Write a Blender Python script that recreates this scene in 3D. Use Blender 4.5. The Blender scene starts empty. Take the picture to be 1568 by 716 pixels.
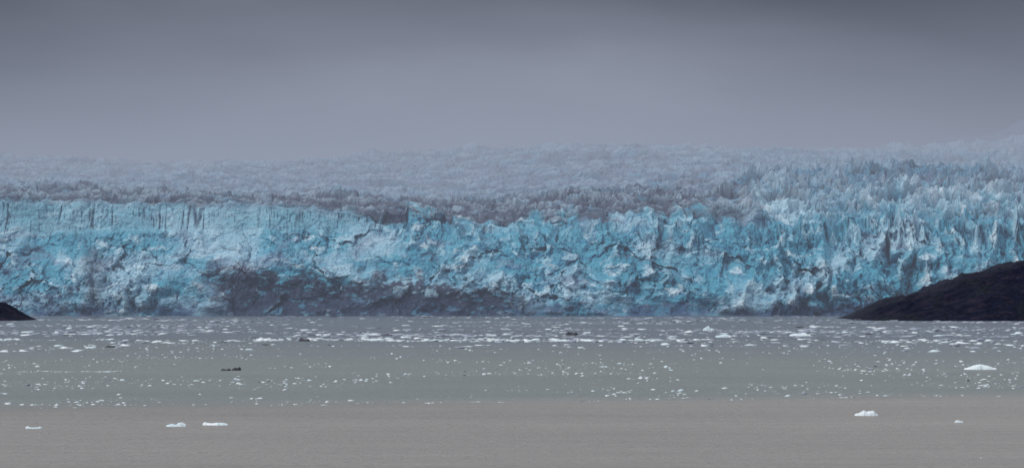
import bpy, math, numpy as np
from mathutils import Vector
rng = np.random.default_rng(7)
sc = bpy.context.scene
sc.view_settings.view_transform = 'Standard'
sc.view_settings.look = 'None'
sc.view_settings.exposure = 0
F = 5454.0      # survey constant: bearing units per radian
CH = 25.0       # deck height of the ship above water
FACE = 3000.0   # distance to the ice front

# ---------------------------------------------------------------- noise
_p = np.random.default_rng(3).permutation(1024)
_a = np.random.default_rng(4).uniform(0, 2*np.pi, 1024)
_r = np.random.default_rng(5).random((1024, 3))
_gx, _gy = np.cos(_a), np.sin(_a)
def hsh(ix, iy, seed):
    return _p[(_p[(ix+seed*57) & 1023]+iy+seed*131) & 1023]
def pn(x, y, seed=0):
    xi = np.floor(x).astype(np.int64); yi = np.floor(y).astype(np.int64)
    xf = x-xi; yf = y-yi
    u = xf*xf*xf*(xf*(xf*6-15)+10); v = yf*yf*yf*(yf*(yf*6-15)+10)
    def g(ix, iy, dx, dy):
        h = hsh(ix, iy, seed)
        return _gx[h]*dx+_gy[h]*dy
    a = g(xi, yi, xf, yf); b = g(xi+1, yi, xf-1, yf)
    c = g(xi, yi+1, xf, yf-1); d = g(xi+1, yi+1, xf-1, yf-1)
    return ((a+u*(b-a))*(1-v)+(c+u*(d-c))*v)*1.5
def fbm(x, y, o=4, seed=0, gain=.5):
    s = 0; a = 1; t = 0
    for i in range(o):
        s = s+a*pn(x*2.03**i+i*17.3, y*2.03**i-i*9.1, seed+i); t += a; a *= gain
    return s/t
def ridged(x, y, o=4, seed=0, gain=.5):
    s = 0; a = 1; t = 0; w = 1
    for i in range(o):
        r = np.clip(1-np.abs(pn(x*2.07**i+i*11.3, y*2.07**i+i*5.1, seed+i)), 0, 1)**2.2
        s = s+a*r*w; w = np.clip(r*1.3, 0, 1); t += a; a *= gain
    return s/t
def worley(x, y, seed=0):
    xi = np.floor(x).astype(np.int64); yi = np.floor(y).astype(np.int64)
    f1 = np.full(x.shape, 9.); f2 = np.full(x.shape, 9.); hid = np.zeros(x.shape, np.int64)
    for i in (-1, 0, 1):
        for j in (-1, 0, 1):
            h = hsh(xi+i, yi+j, seed)
            d = np.hypot(xi+i+_r[h, 0]-x, yi+j+_r[h, 1]-y)
            c = d < f1
            f2 = np.where(c, f1, np.minimum(f2, d)); hid = np.where(c, h*16+(i+1)*4+(j+1), hid); f1 = np.where(c, d, f1)
    h = hid >> 4; i = ((hid >> 2) & 3)-1; j = (hid & 3)-1
    dx = x-(xi+i+_r[h, 0]); dy = y-(yi+j+_r[h, 1])
    # every block gets its own facet tilt
    facet = dx*(_r[(h*7+3) & 1023, 0]-.5)*2+dy*(_r[(h*5+9) & 1023, 1]-.5)*2
    return facet, f2-f1, _r[h, 2]
def ss(a, b, x):
    t = np.clip((x-a)/(b-a), 0, 1); return t*t*(3-2*t)
def mixc(c, col, m):
    m = np.clip(m, 0, 1)
    return c*(1-m[..., None])+np.array(col)*m[..., None]

def grid_mesh(name, P, col=None, smooth=False):
    R, C = P.shape[:2]
    me = bpy.data.meshes.new(name)
    idx = np.arange(R*C).reshape(R, C)
    q = np.stack([idx[:-1, :-1], idx[:-1, 1:], idx[1:, 1:], idx[1:, :-1]], -1).reshape(-1, 4)
    n = len(q)
    me.vertices.add(R*C); me.vertices.foreach_set('co', P.reshape(-1).astype(np.float32))
    me.loops.add(n*4); me.loops.foreach_set('vertex_index', q.reshape(-1).astype(np.int32))
    me.polygons.add(n); me.polygons.foreach_set('loop_start', (np.arange(n)*4).astype(np.int32))
    me.polygons.foreach_set('use_smooth', np.full(n, smooth))
    me.update(calc_edges=True)
    if col is not None:
        at = me.color_attributes.new('tint', 'FLOAT_COLOR', 'POINT')
        cc = np.ones((R*C, 4), np.float32); cc[:, :3] = col.reshape(-1, 3)
        at.data.foreach_set('color', cc.reshape(-1))
    ob = bpy.data.objects.new(name, me); sc.collection.objects.link(ob)
    return ob

# ---------------------------------------------------------------- materials
def newmat(name):
    m = bpy.data.materials.new(name); m.use_nodes = True
    nt = m.node_tree; b = nt.nodes['Principled BSDF']
    return m, nt, b
def N(nt, t, **k):
    n = nt.nodes.new(t)
    for a, v in k.items():
        if a.startswith('i_'):
            n.inputs[a[2:].replace('_', ' ')].default_value = v
        else: setattr(n, a, v)
    return n
def tinted(name, rough, scale, lo, hi, bump=0.0, spec=.3):
    m, nt, b = newmat(name); L = nt.links
    at = N(nt, 'ShaderNodeAttribute', attribute_name='tint')
    ge = N(nt, 'ShaderNodeNewGeometry')
    no = N(nt, 'ShaderNodeTexNoise', i_Scale=scale, i_Detail=6.0, i_Roughness=.65)
    L.new(ge.outputs['Position'], no.inputs['Vector'])
    mr = N(nt, 'ShaderNodeMapRange'); mr.inputs[1].default_value = .3; mr.inputs[2].default_value = .7
    mr.inputs[3].default_value = lo; mr.inputs[4].default_value = hi
    L.new(no.outputs['Fac'], mr.inputs[0])
    mu = N(nt, 'ShaderNodeVectorMath', operation='SCALE')
    L.new(at.outputs['Color'], mu.inputs[0]); L.new(mr.outputs[0], mu.inputs['Scale'])
    L.new(mu.outputs[0], b.inputs['Base Color'])
    b.inputs['Roughness'].default_value = rough
    b.inputs['Specular IOR Level'].default_value = spec
    if bump:
        bp = N(nt, 'ShaderNodeBump', i_Strength=.8, i_Distance=bump)
        L.new(no.outputs['Fac'], bp.inputs['Height']); L.new(bp.outputs[0], b.inputs['Normal'])
    return m
mat_ice = tinted('glacier_ice', .6, .35, .75, 1.25, .8)
mat_rock = tinted('dark_wet_rock', .9, .25, .4, 1.7, 1.5, .08)
mat_mtn = tinted('snowy_mountain', .9, .02, .8, 1.2)

# ---------------------------------------------------------------- glacier
KX = np.array([-260, 0, 130, 260, 400, 560, 700, 820, 920, 1010, 1120, 1200, 1300, 1400, 1568, 1830.])
rowsY = [FACE, FACE+14, FACE+88, FACE+102, 3520, 3760, 5500, 7200]
ctl = [
 [484]*16,
 [455, 452, 440, 432, 425, 432, 440, 455, 462, 462, 445, 432, 436, 440, 440, 440],
 [352, 354, 352, 350, 350, 348, 349, 350, 346, 343, 348, 350, 346, 350, 356, 360],
 [308, 312, 312, 315, 319, 326, 336, 340, 335, 328, 330, 338, 334, 338, 342, 343],
 [284, 288, 292, 298, 304, 307, 309, 303, 294, 289, 281, 274, 271, 269, 273, 276],
 [290, 294, 298, 305, 311, 316, 320, 314, 308, 303, 294, 286, 281, 279, 282, 283],
 [243, 245, 245, 252, 255, 247, 236, 228, 222, 222, 229, 238, 242, 240, 234, 232],
 [262, 262, 262, 262, 262, 258, 252, 245, 240, 240, 240, 240, 236, 230, 222, 215]]
cnt = [55, 185, 64, 200, 60, 280, 30]
NC = 1260
px = np.linspace(-150, 1720, NC)
vs = []; Yb = []; PY = []
for k in range(7):
    a = np.interp(px, KX, ctl[k]); b = np.interp(px, KX, ctl[k+1])
    t = np.arange(cnt[k])/cnt[k]
    for tt in t:
        e = tt
        if k == 1: e = tt**0.85
        Yb.append(rowsY[k]*(1-tt)+rowsY[k+1]*tt); PY.append(a*(1-e)+b*e); vs.append(k+tt)
Yb = np.array(Yb)[:, None]*np.ones((1, NC)); PY = np.array(PY); vs = np.array(vs)[:, None]*np.ones((1, NC))
ker = np.hanning(61); ker /= ker.sum()
PYp = np.pad(PY, ((0, 0), (30, 30)), mode='edge')
PY = np.apply_along_axis(lambda r: np.convolve(r, ker, 'valid'), 1, PYp)
PX = px[None, :]*np.ones_like(PY)
X = (PX-784)/F*Yb
Z = CH+(438-PY)/F*Yb
U = X; S = Z*1.0
face = 1-ss(2.95, 3.12, vs)
plat = ss(2.9, 3.15, vs)
right = ss(1060, 1200, PX); left = 1-ss(480, 640, PX); mid = 1-np.clip(right+left, 0, 1)
f_ = vs < 3.3; nf = int(f_[:, 0].sum())          # rows on the front
def onface(fn, *args):
    out = np.zeros_like(X); out[:nf] = fn(*[a[:nf] if isinstance(a, np.ndarray) else a for a in args]); return out
def onplat(fn, *args):
    out = np.zeros_like(X); s0 = nf-90; out[s0:] = fn(*[a[s0:] if isinstance(a, np.ndarray) else a for a in args]); return out
def wor(sel, x, y, seed):
    o = [np.zeros_like(X) for _ in range(3)]; s_ = slice(0, nf) if sel else slice(nf-90, None)
    for a_, b_ in zip(o, worley(x[s_], y[s_], seed)): a_[s_] = b_
    return o
wx = fbm(U/55, S/40, 3, 11)*20; wz = fbm(U/55+9, S/40, 3, 12)*14
wx2 = fbm(U/9, S/9, 3, 13)*3.5; wz2 = fbm(U/9, S/9, 3, 14)*3.5
Uw, Sw = U+wx, S+wz
region = ss(-.2, .22, fbm(U/75, S/34, 3, 15)+.1*right)          # chaotic vs. smooth ramps
region2 = ss(-.2, .3, fbm(U/50, S/30, 3, 16))
big = fbm(U/90, S/60, 3, 20)
big2 = fbm(U/30+wx/60, S/26, 3, 26)
ser = onface(ridged, (U+wx*.4)/24, (S+wz*.4)/48, 5, 21)
swirl = onface(ridged, (U+S*1.2+wx*.8)/48, (S-U*.3+wz)/17, 4, 23)
swirl2 = onface(ridged, (U-S*1.1+wx*.8)/55, (S+U*.3+wz)/19, 4, 27)
fine = onface(ridged, U/6, S/8, 4, 24)
low = onface(lambda a, b: fbm(a, b, 6, 25, .64), U/11, S/9)
q0, e0, i0 = wor(1, (U+wx*.9+wx2*1.5)/34, (S+wz*.9+wz2)/26, 90)
q1, e1, i1 = wor(1, (U+wx*.6+wx2)/13, (S+wz*.6+wz2)/21, 91)
q2, e2, i2 = wor(1, (U+wx2)/4.6, (S+wz2)/7, 92)
upcl = ss(1.85, 2.05, vs)*face
slope = ss(.5, 1.1, vs)*(1-ss(1.9, 2.05, vs))
flute = onface(lambda a, b: np.abs(pn(a, b, 30)), U/9, S/190+3); flute2 = onface(lambda a, b: np.abs(pn(a, b, 31)), U/3.7+wx2*.04, S/110+1)
crvar = ss(-.35, .25, onface(lambda a, b: fbm(a, b, 3, 33), U/18, S/22))
crack = (np.exp(-(flute/.045)**2)+.55*np.exp(-(flute2/.06)**2))*(.15+.85*crvar)
crackmask = upcl*np.clip(left+.1*mid, 0, 1)
rough = .22+.78*region
blocks = (i0-.5)*4+q0*6+((i1-.5)*4.5+q1*5)*rough+((i2-.5)*2.4+q2*3)*rough
dF = big*16+big2*9 + right*((ser-.4)*15+blocks*.9)*(.55+.5*region) \
    + (1-right)*((ser-.4)*8*rough+blocks*.75)*(1-.5*crackmask) \
    + slope*(1-.6*right)*region2*(np.maximum(swirl, swirl2)-.4)*5*(mid+.4) + (fine-.4)*2.4*rough + low*5.5*(.45+.55*rough)
dF *= 1-.5*crackmask
edge = ss(0, .3, vs)
dF = dF*(.35+.65*edge) - crackmask*crack*2.6
pk = onface(ridged, (U+wx2)/19, vs*1.3, 4, 95); pk2 = onface(lambda a, b: ridged(a, b, 3, 96), (U+wx2)/8, vs*2)
rim = np.exp(-((vs-1.95)/.25)**2)
dZf = ((ser-.5)*5*(.3+right*.9)+((i1-.5)*4+q1*3)*(.3+.7*right)+low*2.5)*edge*(.35+.65*slope)
spire = right*rim*(np.maximum(pk-.3, 0)*38*(.4+.6*region)+(pk2-.4)*8)
dip = np.exp(-((vs-2.7)/.3)**2)*(right*9+mid*3)
rimw = fbm(U/60, U*0, 3, 97)*10+fbm(U/16, U*0+5, 4, 98)*8
edgez = np.exp(-((vs-3.0)/.4)**2)
dZf += spire+mid*rim*(pk-.4)*14
# plateau of seracs, crevassed across the flow
pw = fbm(X/60, Yb/60, 3, 41)*24
pw2 = fbm(X/14, Yb/14, 2, 48)*5
fard = ss(3.5, 5.6, vs)
b1_, c1_, j1 = wor(0, (X+pw+pw2)/(20+8*fard), (Yb+pw)/19, 93)
b2_, c2_, j2 = wor(0, (X+pw2)/8, (Yb+pw2)/9, 94)
rp = onplat(ridged, (X+pw)/(30+16*fard[:, :1]), (Yb+pw)/24, 5, 42)
rp2 = onplat(ridged, (X-pw)/9, (Yb)/11, 4, 43)
bigp = fbm(X/120, Yb/120, 4, 44)
huge = fbm(X/420, Yb/420, 3, 46)
amp = (.8+.5*right)*(1-.3*fard)
dP = amp*((rp-.4)*13 + (j1-.5)*8+b1_*6+(j2-.5)*3+b2_*3 + (rp2-.4)*4 - (1-ss(0, .16, c1_))*5) + bigp*17*ss(3.05, 3.6, vs) + huge*28*ss(4.8, 5.6, vs)
dP = dP*(.6+.4*ss(3.0, 3.4, vs))
Yd = Yb - face*dF - plat*(fbm(X/12, Yb/12, 3, 47)*5)
Zd = Z + face*dZf + plat*dP + edgez*rimw*(.3+.9*mid+.7*right) - dip + ss(1.9, 2.9, vs)*face*(i1-.5)*(3+5*(1-left))
Xd = X + (fbm(U/10, S/10, 3, 51)*3)*face*(1-.8*crackmask) + plat*fbm(X/14, Yb/14, 2, 52)*4
Zd[0] = -4
# ---- ice colour: clean snow-ice, blue compressed ice with shade painted into hollows, sediment bands
def blur(a, r):
    for ax in (0, 1):
        pad = [(0, 0), (0, 0)]; pad[ax] = (r, r)
        c = np.cumsum(np.insert(np.pad(a, pad, mode='edge'), 0, 0, axis=ax), axis=ax)
        n = a.shape[ax]
        a = (np.take(c, range(2*r+1, 2*r+1+n), ax)-np.take(c, range(0, n), ax))/(2*r+1)
    return a
H = dF*face+dP*plat
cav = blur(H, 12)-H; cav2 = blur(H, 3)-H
cn = fbm(Uw/75, Sw/36, 5, 61, .55); cn2 = fbm((U+wx*.5)/18+5, (S+wz*.5)/9, 6, 62, .66); cn3 = fbm(U/6, S/3, 4, 63, .6)
st = onface(lambda a, b: fbm(a, b, 6, 64, .65), (U*.5+S*1.4+wx)/34, (S-U*.45+wz)/6.5)
st2 = onface(lambda a, b: fbm(a, b, 6, 74, .65), (U*.5-S*1.4+wx)/34+7, (S+U*.5+wz)/7)
stt = st*(1-ss(960, 1060, PX))+st2*ss(960, 1060, PX)
col = np.ones(PX.shape+(3,))*np.array([.32, .54, .66])
cyan = ss(-.24, .22, cn+.35*cn2+.05+.13*mid+.13*right+.3*stt*(mid+.5*right))
col = mixc(col, [.07, .36, .49], cyan*.93)
col = mixc(col, [.025, .20, .36], ss(.0, .35, stt+.3*cn2+.1*(i0-.5))*.7*(.4+.6*mid)*face)
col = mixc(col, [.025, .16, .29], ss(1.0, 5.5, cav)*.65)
col = mixc(col, [.012, .07, .15], ss(.35, 1.5, cav2)*.6)  # small hollows darkened in the colour, adding shading contrast
col = mixc(col, [.50, .70, .79], ss(.02, .4, cn2-.05*cav-.45*cn-.2*stt)*.75)
col = mixc(col, [.78, .88, .92], ss(.2, .5, fbm(Uw/26+3, Sw/9, 6, 65, .66)+.05*region-.03*cav)*.75)
# grey-violet patches: lilac shadow painted into the colour, slightly more at left
col = mixc(col, [.14, .18, .29], ss(.1, .38, fbm(Uw/45+20, Sw/18, 6, 69, .62)+.08*left-.04)*.5*face)
# upper cliff
col = mixc(col, [.25, .48, .58], crackmask*.6)
col = mixc(col, [.02, .055, .12], crackmask*np.clip(crack, 0, 1)*.8)
# sediment-rich basal ice
dn = cn*26+cn2*44+cn3*24
wig = fbm(U/30, S*0, 4, 67)*40
d = np.minimum(ss(290, 360, PX+dn*1.5), 1-ss(760, 850, PX+dn*1.5))
topd = np.interp(px, [300, 360, 430, 520, 600, 700, 780, 850], [412, 398, 422, 432, 424, 424, 442, 470])[None, :]
d = d*ss(-6, 9, PY+dn*.95+wig-topd)
d = d*(1-.7*ss(.12, .3, cn2*.8+cn3*.6+.3*pn(U/14, S/8, 68)))
gul = np.exp(-((PX+dn*.5-140)/13)**2)*ss(370, 390, PY)
d2 = ss(454, 474, PY+dn*.5)*(.4+.6*ss(.0, .3, fbm(U/45, S/80, 3, 66)+.14+.25*right))*.9
col = mixc(col, [.026, .03, .075], np.maximum(d*.94, gul*.6)*face)
col = mixc(col, [.02, .05, .14], d2*face*(1-d*.8))
scat = ss(.27, .43, fbm(Uw/36+9, Sw/12, 6, 78, .66))*.65*face
col = mixc(col, [.035, .055, .12], scat*(1-crackmask))
# plateau: dusty grey-lilac ice with brown debris
nearband = 1-ss(3.5, 4.3, vs)
pc = np.ones_like(col)*np.array([.18, .27, .39])
pcn = fbm(X/60, Yb/70, 5, 71, .6)
pc = mixc(pc, [.07, .27, .40], ss(-.1, .3, pcn+.3*right+.1*mid*nearband)*.9)
deb = ss(-.2, .2, fbm(X/45+3, Yb/30, 5, 72, .6)+.25*nearband*(1-right)-.15*right)
pc = mixc(pc, [.045, .045, .08], deb*(.5+.35*nearband))
pc = mixc(pc, [.02, .05, .12], ss(.3, 4, cav)*.8)  # plateau hollows painted darker in place of shade
pc = mixc(pc, [.02, .04, .10], (1-ss(.02, .16, c1_))*.5)
pc = mixc(pc, [.38, .50, .60], ss(1.0, 5, -cav)*ss(-.1, .3, pcn+j1-.5)*.6)
bl = fbm(U/45, vs*1.3, 5, 73, .6)
pm = ss(-.14, .2, vs-3.02+cn2*.15+bl*(1.1*(1-left)+.08)+(1-left)*.05)
pm = pm*(1-right*.55*(1-ss(3.1, 3.9, vs+bl)))
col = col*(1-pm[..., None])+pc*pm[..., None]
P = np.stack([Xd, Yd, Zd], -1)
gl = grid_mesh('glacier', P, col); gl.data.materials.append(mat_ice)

# ---------------------------------------------------------------- distant mountain
mx = np.linspace(300, 3200, 260); my = np.linspace(7900, 11500, 120)
MX, MY = np.meshgrid(mx, my)
hh = np.interp(mx, [300, 700, 960, 1150, 1300, 1800, 3200], [100, 260, 365, 410, 430, 580, 900])[None, :]
MZ = hh*np.sin(np.clip((MY-7900)/3600, 0, 1)*np.pi)**.6+fbm(MX/300, MY/300, 5, 81)*60-10
ob = grid_mesh('mountain', np.stack([MX, MY, MZ], -1), np.ones(MX.shape+(3,))*np.array([.09, .11, .16])); ob.data.materials.append(mat_mtn)

# ---------------------------------------------------------------- rocky headlands
def headland(name, xs, hs, y0, depth, seed, nx=420, ny=200):
    x = np.linspace(xs[0], xs[-1], nx); t = np.linspace(0, 1, ny)
    XX, T = np.meshgrid(x, t)
    h = np.interp(x, xs, hs)[None, :]
    shore = y0+fbm(XX/40, XX*0, 4, seed)*12
    YY = shore+T*depth
    prof = np.clip(1-(1-np.clip(T/.3, 0, 1))**2.2, 0, 1)*(1-ss(.6, 1, T))
    n = fbm(XX/22, YY/22, 5, seed+1, .55); r = ridged(XX/35, YY/30, 5, seed+2)
    e = np.clip(h/12, 0, 1)
    ZZ = h*prof+(n*5+(r-.5)*5)*prof*e-1.2*(1-prof)+.4*n
    c = np.ones(XX.shape+(3,))*np.array([.004, .006, .018])
    c = mixc(c, [.018, .014, .027], ss(-.05, .35, fbm(XX/15, YY/9+ZZ/5, 5, seed+4, .6)))
    c = mixc(c, [.008, .011, .018], ss(.1, .4, fbm(XX/30, YY/30, 4, seed+6)))
    o = grid_mesh(name, np.stack([XX, YY, ZZ], -1), c); o.data.materials.append(mat_rock)
headland('rocky_headland', [256, 264, 270, 278, 299, 321, 343, 374, 420, 520, 700], [0, 2, 5.5, 9, 15.5, 21.5, 29.5, 38, 50, 62, 85], 2575, 330, 90)
headland('shore_rock', [-520, -430, -395, -383, -374, -367, -361, -356], [30, 22, 14, 12, 10.5, 7, 3, 0], 2585, 120, 97, 260, 100)

# ---------------------------------------------------------------- water
me = bpy.data.meshes.new('sea_water')
me.from_pydata([(-20000, -3000, 0), (20000, -3000, 0), (20000, 30000, 0), (-20000, 30000, 0)], [], [(0, 1, 2, 3)])
wa = bpy.data.objects.new('sea_water', me); sc.collection.objects.link(wa)
m, nt, b = newmat('silty_water'); L = nt.links
ge = N(nt, 'ShaderNodeNewGeometry'); sp = N(nt, 'ShaderNodeSeparateXYZ'); L.new(ge.outputs['Position'], sp.inputs[0])
def M(op, a, b2=None, c=None):
    n = N(nt, 'ShaderNodeMath', operation=op)
    for i, v in enumerate((a, b2, c)):
        if v is None: continue
        if isinstance(v, (int, float)): n.inputs[i].default_value = v
        else: L.new(v, n.inputs[i])
    return n.outputs[0]
def noise(scl, scale, det=4, rough=.55):
    mp = N(nt, 'ShaderNodeMapping'); mp.inputs['Scale'].default_value = scl
    L.new(ge.outputs['Position'], mp.inputs['Vector'])
    no = N(nt, 'ShaderNodeTexNoise', i_Scale=scale, i_Detail=float(det), i_Roughness=rough)
    L.new(mp.outputs[0], no.inputs['Vector']); return no.outputs['Fac']
n1 = noise((1, .35, 1), .02, 5)
n2 = noise((.25, 1, 1), .012, 5)
pos = M('ADD', M('SUBTRACT', sp.outputs['Y'], M('MULTIPLY', sp.outputs['X'], .39)), M('MULTIPLY', M('SUBTRACT', n1, .5), 30))
mr = N(nt, 'ShaderNodeMapRange'); mr.inputs[1].default_value = 745; mr.inputs[2].default_value = 800; L.new(pos, mr.inputs[0])
mr2 = N(nt, 'ShaderNodeMapRange'); mr2.inputs[1].default_value = 1150; mr2.inputs[2].default_value = 1750
L.new(M('ADD', sp.outputs['Y'], M('MULTIPLY', M('SUBTRACT', n2, .5), 900)), mr2.inputs[0])
c1 = N(nt, 'ShaderNodeMix', data_type='RGBA'); c1.inputs[6].default_value = (.36, .335, .305, 1); c1.inputs[7].default_value = (.25, .28, .265, 1)
L.new(mr.outputs[0], c1.inputs[0])
c2 = N(nt, 'ShaderNodeMix', data_type='RGBA'); c2.inputs[7].default_value = (.14, .165, .20, 1)
L.new(mr2.outputs[0], c2.inputs[0]); L.new(c1.outputs[2], c2.inputs[6])
n3 = noise((.12, .6, 1), .25, 5, .7)
vm = N(nt, 'ShaderNodeVectorMath', operation='SCALE'); L.new(c2.outputs[2], vm.inputs[0])
L.new(M('ADD', M('ADD', M('MULTIPLY', n2, .5), M('MULTIPLY', n3, .5)), .5), vm.inputs['Scale'])
L.new(vm.outputs[0], b.inputs['Base Color'])
b.inputs['Roughness'].default_value = .33; b.inputs['IOR'].default_value = 1.33; b.inputs['Specular IOR Level'].default_value = .4
w1 = noise((.6, .5, 1), .5, 6, .72)
bp = N(nt, 'ShaderNodeBump', i_Strength=1.0, i_Distance=2.8); L.new(w1, bp.inputs['Height']); L.new(bp.outputs[0], b.inputs['Normal'])
wa.data.materials.append(m)

# ---------------------------------------------------------------- floating brash ice (one mesh)
def floe_mat(name, c0, c1):
    m, nt, b = newmat(name); L = nt.links
    ge = N(nt, 'ShaderNodeNewGeometry')
    no = N(nt, 'ShaderNodeTexNoise', i_Scale=.12, i_Detail=6.0, i_Roughness=.7); L.new(ge.outputs['Position'], no.inputs['Vector'])
    cr = N(nt, 'ShaderNodeValToRGB'); cr.color_ramp.elements[0].position = .38; cr.color_ramp.elements[1].position = .62
    cr.color_ramp.elements[0].color = c0; cr.color_ramp.elements[1].color = c1
    L.new(no.outputs['Fac'], cr.inputs[0]); L.new(cr.outputs[0], b.inputs['Base Color'])
    b.inputs['Roughness'].default_value = .5
    return m
mat_floe = floe_mat('floating_ice', (.62, .78, .82, 1), (.88, .91, .93, 1))
mat_grey = floe_mat('thin_wet_ice', (.20, .24, .31, 1), (.46, .51, .60, 1))
mat_dark = floe_mat('dirty_ice', (.015, .018, .025, 1), (.05, .055, .07, 1))
t = (1+5**.5)/2
iv = np.array([(-1, t, 0), (1, t, 0), (-1, -t, 0), (1, -t, 0), (0, -1, t), (0, 1, t), (0, -1, -t), (0, 1, -t), (t, 0, -1), (t, 0, 1), (-t, 0, -1), (-t, 0, 1)])/1.9
ifc = np.array([(0, 11, 5), (0, 5, 1), (0, 1, 7), (0, 7, 10), (0, 10, 11), (1, 5, 9), (5, 11, 4), (11, 10, 2), (10, 7, 6), (7, 1, 8), (3, 9, 4), (3, 4, 2), (3, 2, 6), (3, 6, 8), (3, 8, 9), (4, 9, 5), (2, 4, 11), (6, 2, 10), (8, 6, 7), (9, 8, 1)])
px_l, py_l, w_l, hz_l, g_l = [], [], [], [], []
def add(x, y, w, h, g):
    px_l.append(x); py_l.append(y); w_l.append(w); hz_l.append(h); g_l.append(np.full(len(x), g))
def scatter(n, y0, y1, half, wlo, whi, dens, hfac=.22, g=.1, pw=2.2):
    k = 0
    while k < n:
        m_ = n*3
        s = rng.uniform(1/y1, 1/y0, m_); y = 1/s
        x = rng.uniform(-1, 1, m_)*half*y/3000
        keep = rng.random(m_) < dens(x, y)
        x, y = x[keep][:n-k], y[keep][:n-k]
        w = wlo*(whi/wlo)**(rng.random(len(x))**pw)
        add(x, y, w, w*hfac*rng.uniform(.5, 1.4, len(x)), g)
        k += len(x)
fr = 560
scatter(3300, 745, 1500, fr, .22, 1.6, lambda x, y: np.clip(.3+2.2*fbm(x/50, y/110, 4, 201), 0.02, 1)*ss(0, 12, y-(772+.39*x)), .2, .1)
scatter(3400, 1350, 2100, fr, .6, 6.5, lambda x, y: np.clip(.3+2.6*fbm(x/110, y/130, 4, 202), .02, 1)*np.clip(.1+np.exp(-((y-1640-60*pn(x/90, x*0, 7))/60)**2)+.15*np.exp(-((y-1900)/90)**2), 0, 1), .12, .3, 3)
scatter(7500, 1750, 2990, fr, .9, 8, lambda x, y: np.clip(.35+2.6*fbm(x/160, y/170, 4, 203), .03, 1), .065, .8, 2.4)
# drift line along the silt front
n = 300; x = rng.uniform(-180, 180, n); y = 772+.39*x+rng.normal(0, 2.2, n)+fbm(x/30, x*0, 3, 204)*14
kp = rng.random(n) < np.clip(.4+1.8*fbm(x/14, x*0+3, 3, 205), .05, 1)
add(x[kp], y[kp], rng.uniform(.3, 1.1, kp.sum()), rng.uniform(.05, .14, kp.sum()), .1)
n = 60; x = rng.uniform(-145, -115, n); y = 1045+rng.normal(0, 3, n)
add(x, y, rng.uniform(.4, 1.8, n), rng.uniform(.04, .13, n), .1)
n = 14; x = rng.uniform(-90, 100, n); y = rng.uniform(500, 740, n)
add(x, y, rng.uniform(.15, .4, n), rng.uniform(.03, .07, n), .1)
x = np.concatenate(px_l); y = np.concatenate(py_l); w = np.concatenate(w_l); hz = np.concatenate(hz_l); g = np.concatenate(g_l)
n = len(x)
V = iv[None]*(1+rng.uniform(-.4, .4, (n, 12, 1)))
V = V+rng.uniform(-.15, .15, (n, 12, 3))
ang = rng.uniform(0, 2*np.pi, n); ca, sa = np.cos(ang)[:, None], np.sin(ang)[:, None]
vx, vy = V[..., 0]*rng.uniform(.6, 1.2, (n, 1)), V[..., 1]
V = np.stack([(vx*ca-vy*sa)*w[:, None]*.5+x[:, None], (vx*sa+vy*ca)*w[:, None]*.5+y[:, None], V[..., 2]*hz[:, None]+hz[:, None]*.15], -1).reshape(-1, 3)
Fc = (ifc[None]+np.arange(n)[:, None, None]*12).reshape(-1, 3)
me = bpy.data.meshes.new('brash_ice')
me.vertices.add(len(V)); me.vertices.foreach_set('co', V.reshape(-1).astype(np.float32))
me.loops.add(len(Fc)*3); me.loops.foreach_set('vertex_index', Fc.reshape(-1).astype(np.int32))
me.polygons.add(len(Fc)); me.polygons.foreach_set('loop_start', (np.arange(len(Fc))*3).astype(np.int32))
for mm in (mat_floe, mat_grey, mat_dark): me.materials.append(mm)
mi = np.where(rng.random(n) < g, 1, 0); mi = np.where(rng.random(n) < .02, 2, mi)
me.polygons.foreach_set('material_index', np.repeat(mi.astype(np.int32), 20))
me.update(calc_edges=True)
o = bpy.data.objects.new('brash_ice', me); sc.collection.objects.link(o)

# ---------------------------------------------------------------- individual bergs
def berg(name, X0, Y0, w, h, prof, seed, mat=mat_floe):
    nx, ny = 72, 30
    u = np.linspace(-1, 1, nx); v = np.linspace(-1, 1, ny)
    UU, VV = np.meshgrid(u, v)
    ph = np.interp(u, np.linspace(-1, 1, len(prof)), prof)[None, :]
    d = w*.22
    out = np.sqrt(np.clip(1-UU**2, 0, 1))**.6
    XX = UU*w/2; YY = VV*d*out*(1+.3*fbm(UU*3, VV*0+seed, 3, seed))
    rim = np.clip(1-np.abs(VV)**5, 0, 1)*np.clip((1-np.abs(UU))*14, 0, 1)
    ZZ = -.12*h+rim*h*(ph*(1+.15*fbm(UU*2, VV*2, 3, seed+1))+.12)+rim*h*.28*(ridged(UU*5+seed, VV*3, 4, seed+2)-.45)
    ob = grid_mesh(name, np.stack([XX, YY, ZZ], -1)); ob.location = (X0, Y0, 0); ob.data.materials.append(mat)
def place(pxv, pyv):
    Y = CH*F/(pyv-438); return (pxv-784)/F*Y, Y, Y/F
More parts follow.
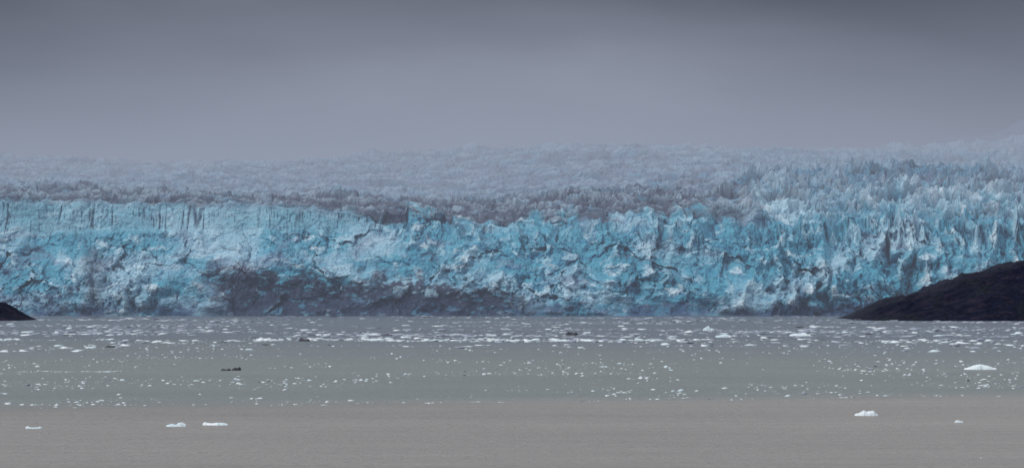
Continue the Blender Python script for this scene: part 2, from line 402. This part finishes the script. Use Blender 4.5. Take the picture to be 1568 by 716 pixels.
for i, (a, b_, wp, hp, pf) in enumerate([
    (1326, 635.5, 37, 8, [.15, .3, .35, .7, .95, .6, .75, .8, .85, .3, .2]),
    (1501, 565, 52, 7.5, [.1, .25, .45, .7, .9, 1, .8, .7, .45, .2, .1]),
    (330, 650, 40, 5.5, [.45, .7, .5, .45, .4, .5, .6, .55, .5, .35, .2]),
    (270, 652, 32, 6, [.2, .3, .45, .6, .5, .3, .8, .9, .95, .6, .4]),
    (1468, 646, 14, 3.6, [.3, .6, .8, .9, .7, .6, .4, .3]),
    (52, 655, 26, 4.5, [.2, .7, .3, .2, .3, .2, .5, .3]),
    (1085, 506, 18, 7, [.3, .5, .8, 1, .4, .5, .2]),
    (1225, 514, 34, 5, [.3, .5, .7, .6, .9, .5, .3]),
    (404, 521, 26, 5, [.3, .5, .9, .6, .5, .8, .3]),
    (1108, 516, 26, 5, [.5, .5, .7, 1, .6, .3])]):
    x0, y0, s = place(a, b_); berg('iceberg', x0, y0, wp*s, hp*s, pf, 300+i*7)
for i, (a, b_, wp, hp, pf) in enumerate([
    (346, 567, 16, 4, [.3, .7, .5, .4, .9, .3]), (362, 566.5, 15, 5, [.2, .5, .8, .6, 1, .6]),
    (876, 513, 20, 6, [.3, .9, .7, .5, .7, .3]), (466, 522, 18, 5, [.3, .9, .7, .5, .7, .3]),
    (1312, 490, 16, 3, [.3, .5, .7, .5, .7, .3])]):
    x0, y0, s = place(a, b_); berg('sediment_covered_iceberg', x0, y0, wp*s, hp*s, pf, 400+i*7, mat_dark)

# ---------------------------------------------------------------- fog bank (homogeneous volume, its own glow standing in for scattered daylight)
def fog(name, x0, x1, y0, y1, z0, z1, sig, colr):
    bpy.ops.mesh.primitive_cube_add(size=1, location=((x0+x1)/2, (y0+y1)/2, (z0+z1)/2))
    o = bpy.context.object; o.name = name; o.scale = (x1-x0, y1-y0, z1-z0)
    m = bpy.data.materials.new(name); m.use_nodes = True; nt = m.node_tree; nt.nodes.clear()
    out = nt.nodes.new('ShaderNodeOutputMaterial')
    ab = nt.nodes.new('ShaderNodeVolumeAbsorption'); ab.inputs['Color'].default_value = (0, 0, 0, 1); ab.inputs['Density'].default_value = sig
    em = nt.nodes.new('ShaderNodeEmission'); em.inputs['Color'].default_value = colr+(1,); em.inputs['Strength'].default_value = sig
    ad = nt.nodes.new('ShaderNodeAddShader'); nt.links.new(ab.outputs[0], ad.inputs[0]); nt.links.new(em.outputs[0], ad.inputs[1])
    nt.links.new(ad.outputs[0], out.inputs['Volume']); o.data.materials.append(m)
fog('fog_bank', -6000, 6000, 2650, 12000, -20, 280, .00048, (.29, .33, .42))

# ---------------------------------------------------------------- sky
w = bpy.data.worlds.new('World'); sc.world = w; w.use_nodes = True
nt = w.node_tree; nt.nodes.clear(); L = nt.links
out = nt.nodes.new('ShaderNodeOutputWorld')
sky = nt.nodes.new('ShaderNodeTexSky'); sky.sky_type = 'NISHITA'; sky.sun_disc = False
EL, AZ = math.radians(42), math.radians(-120)
sky.sun_elevation = EL; sky.sun_rotation = AZ
b1 = nt.nodes.new('ShaderNodeBackground'); b1.inputs['Strength'].default_value = .07; L.new(sky.outputs[0], b1.inputs[0])
tc = nt.nodes.new('ShaderNodeTexCoord'); sp = nt.nodes.new('ShaderNodeSeparateXYZ'); L.new(tc.outputs['Generated'], sp.inputs[0])
def wn(scl, scale, det):
    mp = nt.nodes.new('ShaderNodeMapping'); mp.inputs['Scale'].default_value = scl; L.new(tc.outputs['Generated'], mp.inputs[0])
    no = nt.nodes.new('ShaderNodeTexNoise'); no.inputs['Scale'].default_value = scale; no.inputs['Detail'].default_value = det; L.new(mp.outputs[0], no.inputs['Vector'])
    return no.outputs['Fac']
def wm(op, *a):
    n = nt.nodes.new('ShaderNodeMath'); n.operation = op
    for i, v in enumerate(a):
        if isinstance(v, (int, float)): n.inputs[i].default_value = v
        else: L.new(v, n.inputs[i])
    return n.outputs[0]
cl = wn((5, 5, 20), 1.7, 5)
# heavier cloud to the right (east), lighter break in the middle
xx = wm('SUBTRACT', sp.outputs['X'], .005)
tilt = wm('ADD', wm('MULTIPLY', wm('MULTIPLY', xx, xx), 1.8), wm('MULTIPLY', xx, .07))
tilt = wm('MINIMUM', tilt, .06)
h = wm('ADD', wm('MULTIPLY', cl, .07), wm('SUBTRACT', wm('ADD', sp.outputs['Z'], tilt), .041))
cr = nt.nodes.new('ShaderNodeValToRGB'); L.new(h, cr.inputs[0])
e = cr.color_ramp.elements; e[0].position = 0; e[0].color = (.34, .37, .45, 1); e[1].position = 1; e[1].color = (.86, .90, .97, 1)
for p_, c_ in ((.03, (.255, .275, .345)), (.06, (.14, .145, .195)), (.1, (.045, .046, .07)), (.16, (.08, .08, .12)), (.4, (.58, .61, .69))):
    q = e.new(p_); q.color = c_+(1,)
b2 = nt.nodes.new('ShaderNodeBackground'); L.new(cr.outputs[0], b2.inputs[0]); b2.inputs['Strength'].default_value = 1
mx = nt.nodes.new('ShaderNodeMixShader'); mx.inputs[0].default_value = .96
L.new(b1.outputs[0], mx.inputs[1]); L.new(b2.outputs[0], mx.inputs[2]); L.new(mx.outputs[0], out.inputs[0])
sd = bpy.data.lights.new('sun', 'SUN'); sd.energy = 1.5; sd.angle = math.radians(10); sd.color = (1, .97, .93)
so = bpy.data.objects.new('sun', sd); sc.collection.objects.link(so)
dirv = Vector((math.sin(AZ)*math.cos(EL), math.cos(AZ)*math.cos(EL), math.sin(EL)))
so.rotation_euler = dirv.to_track_quat('Z', 'Y').to_euler()

# ---------------------------------------------------------------- camera
cd = bpy.data.cameras.new('camera'); cam = bpy.data.objects.new('camera', cd); sc.collection.objects.link(cam)
cam.location = (0, 0, CH); cam.rotation_euler = (math.radians(90)+math.atan(80/F), 0, 0)
cd.sensor_width = 36; cd.lens = 36*F/1568; cd.clip_start = 1; cd.clip_end = 60000
sc.camera = cam
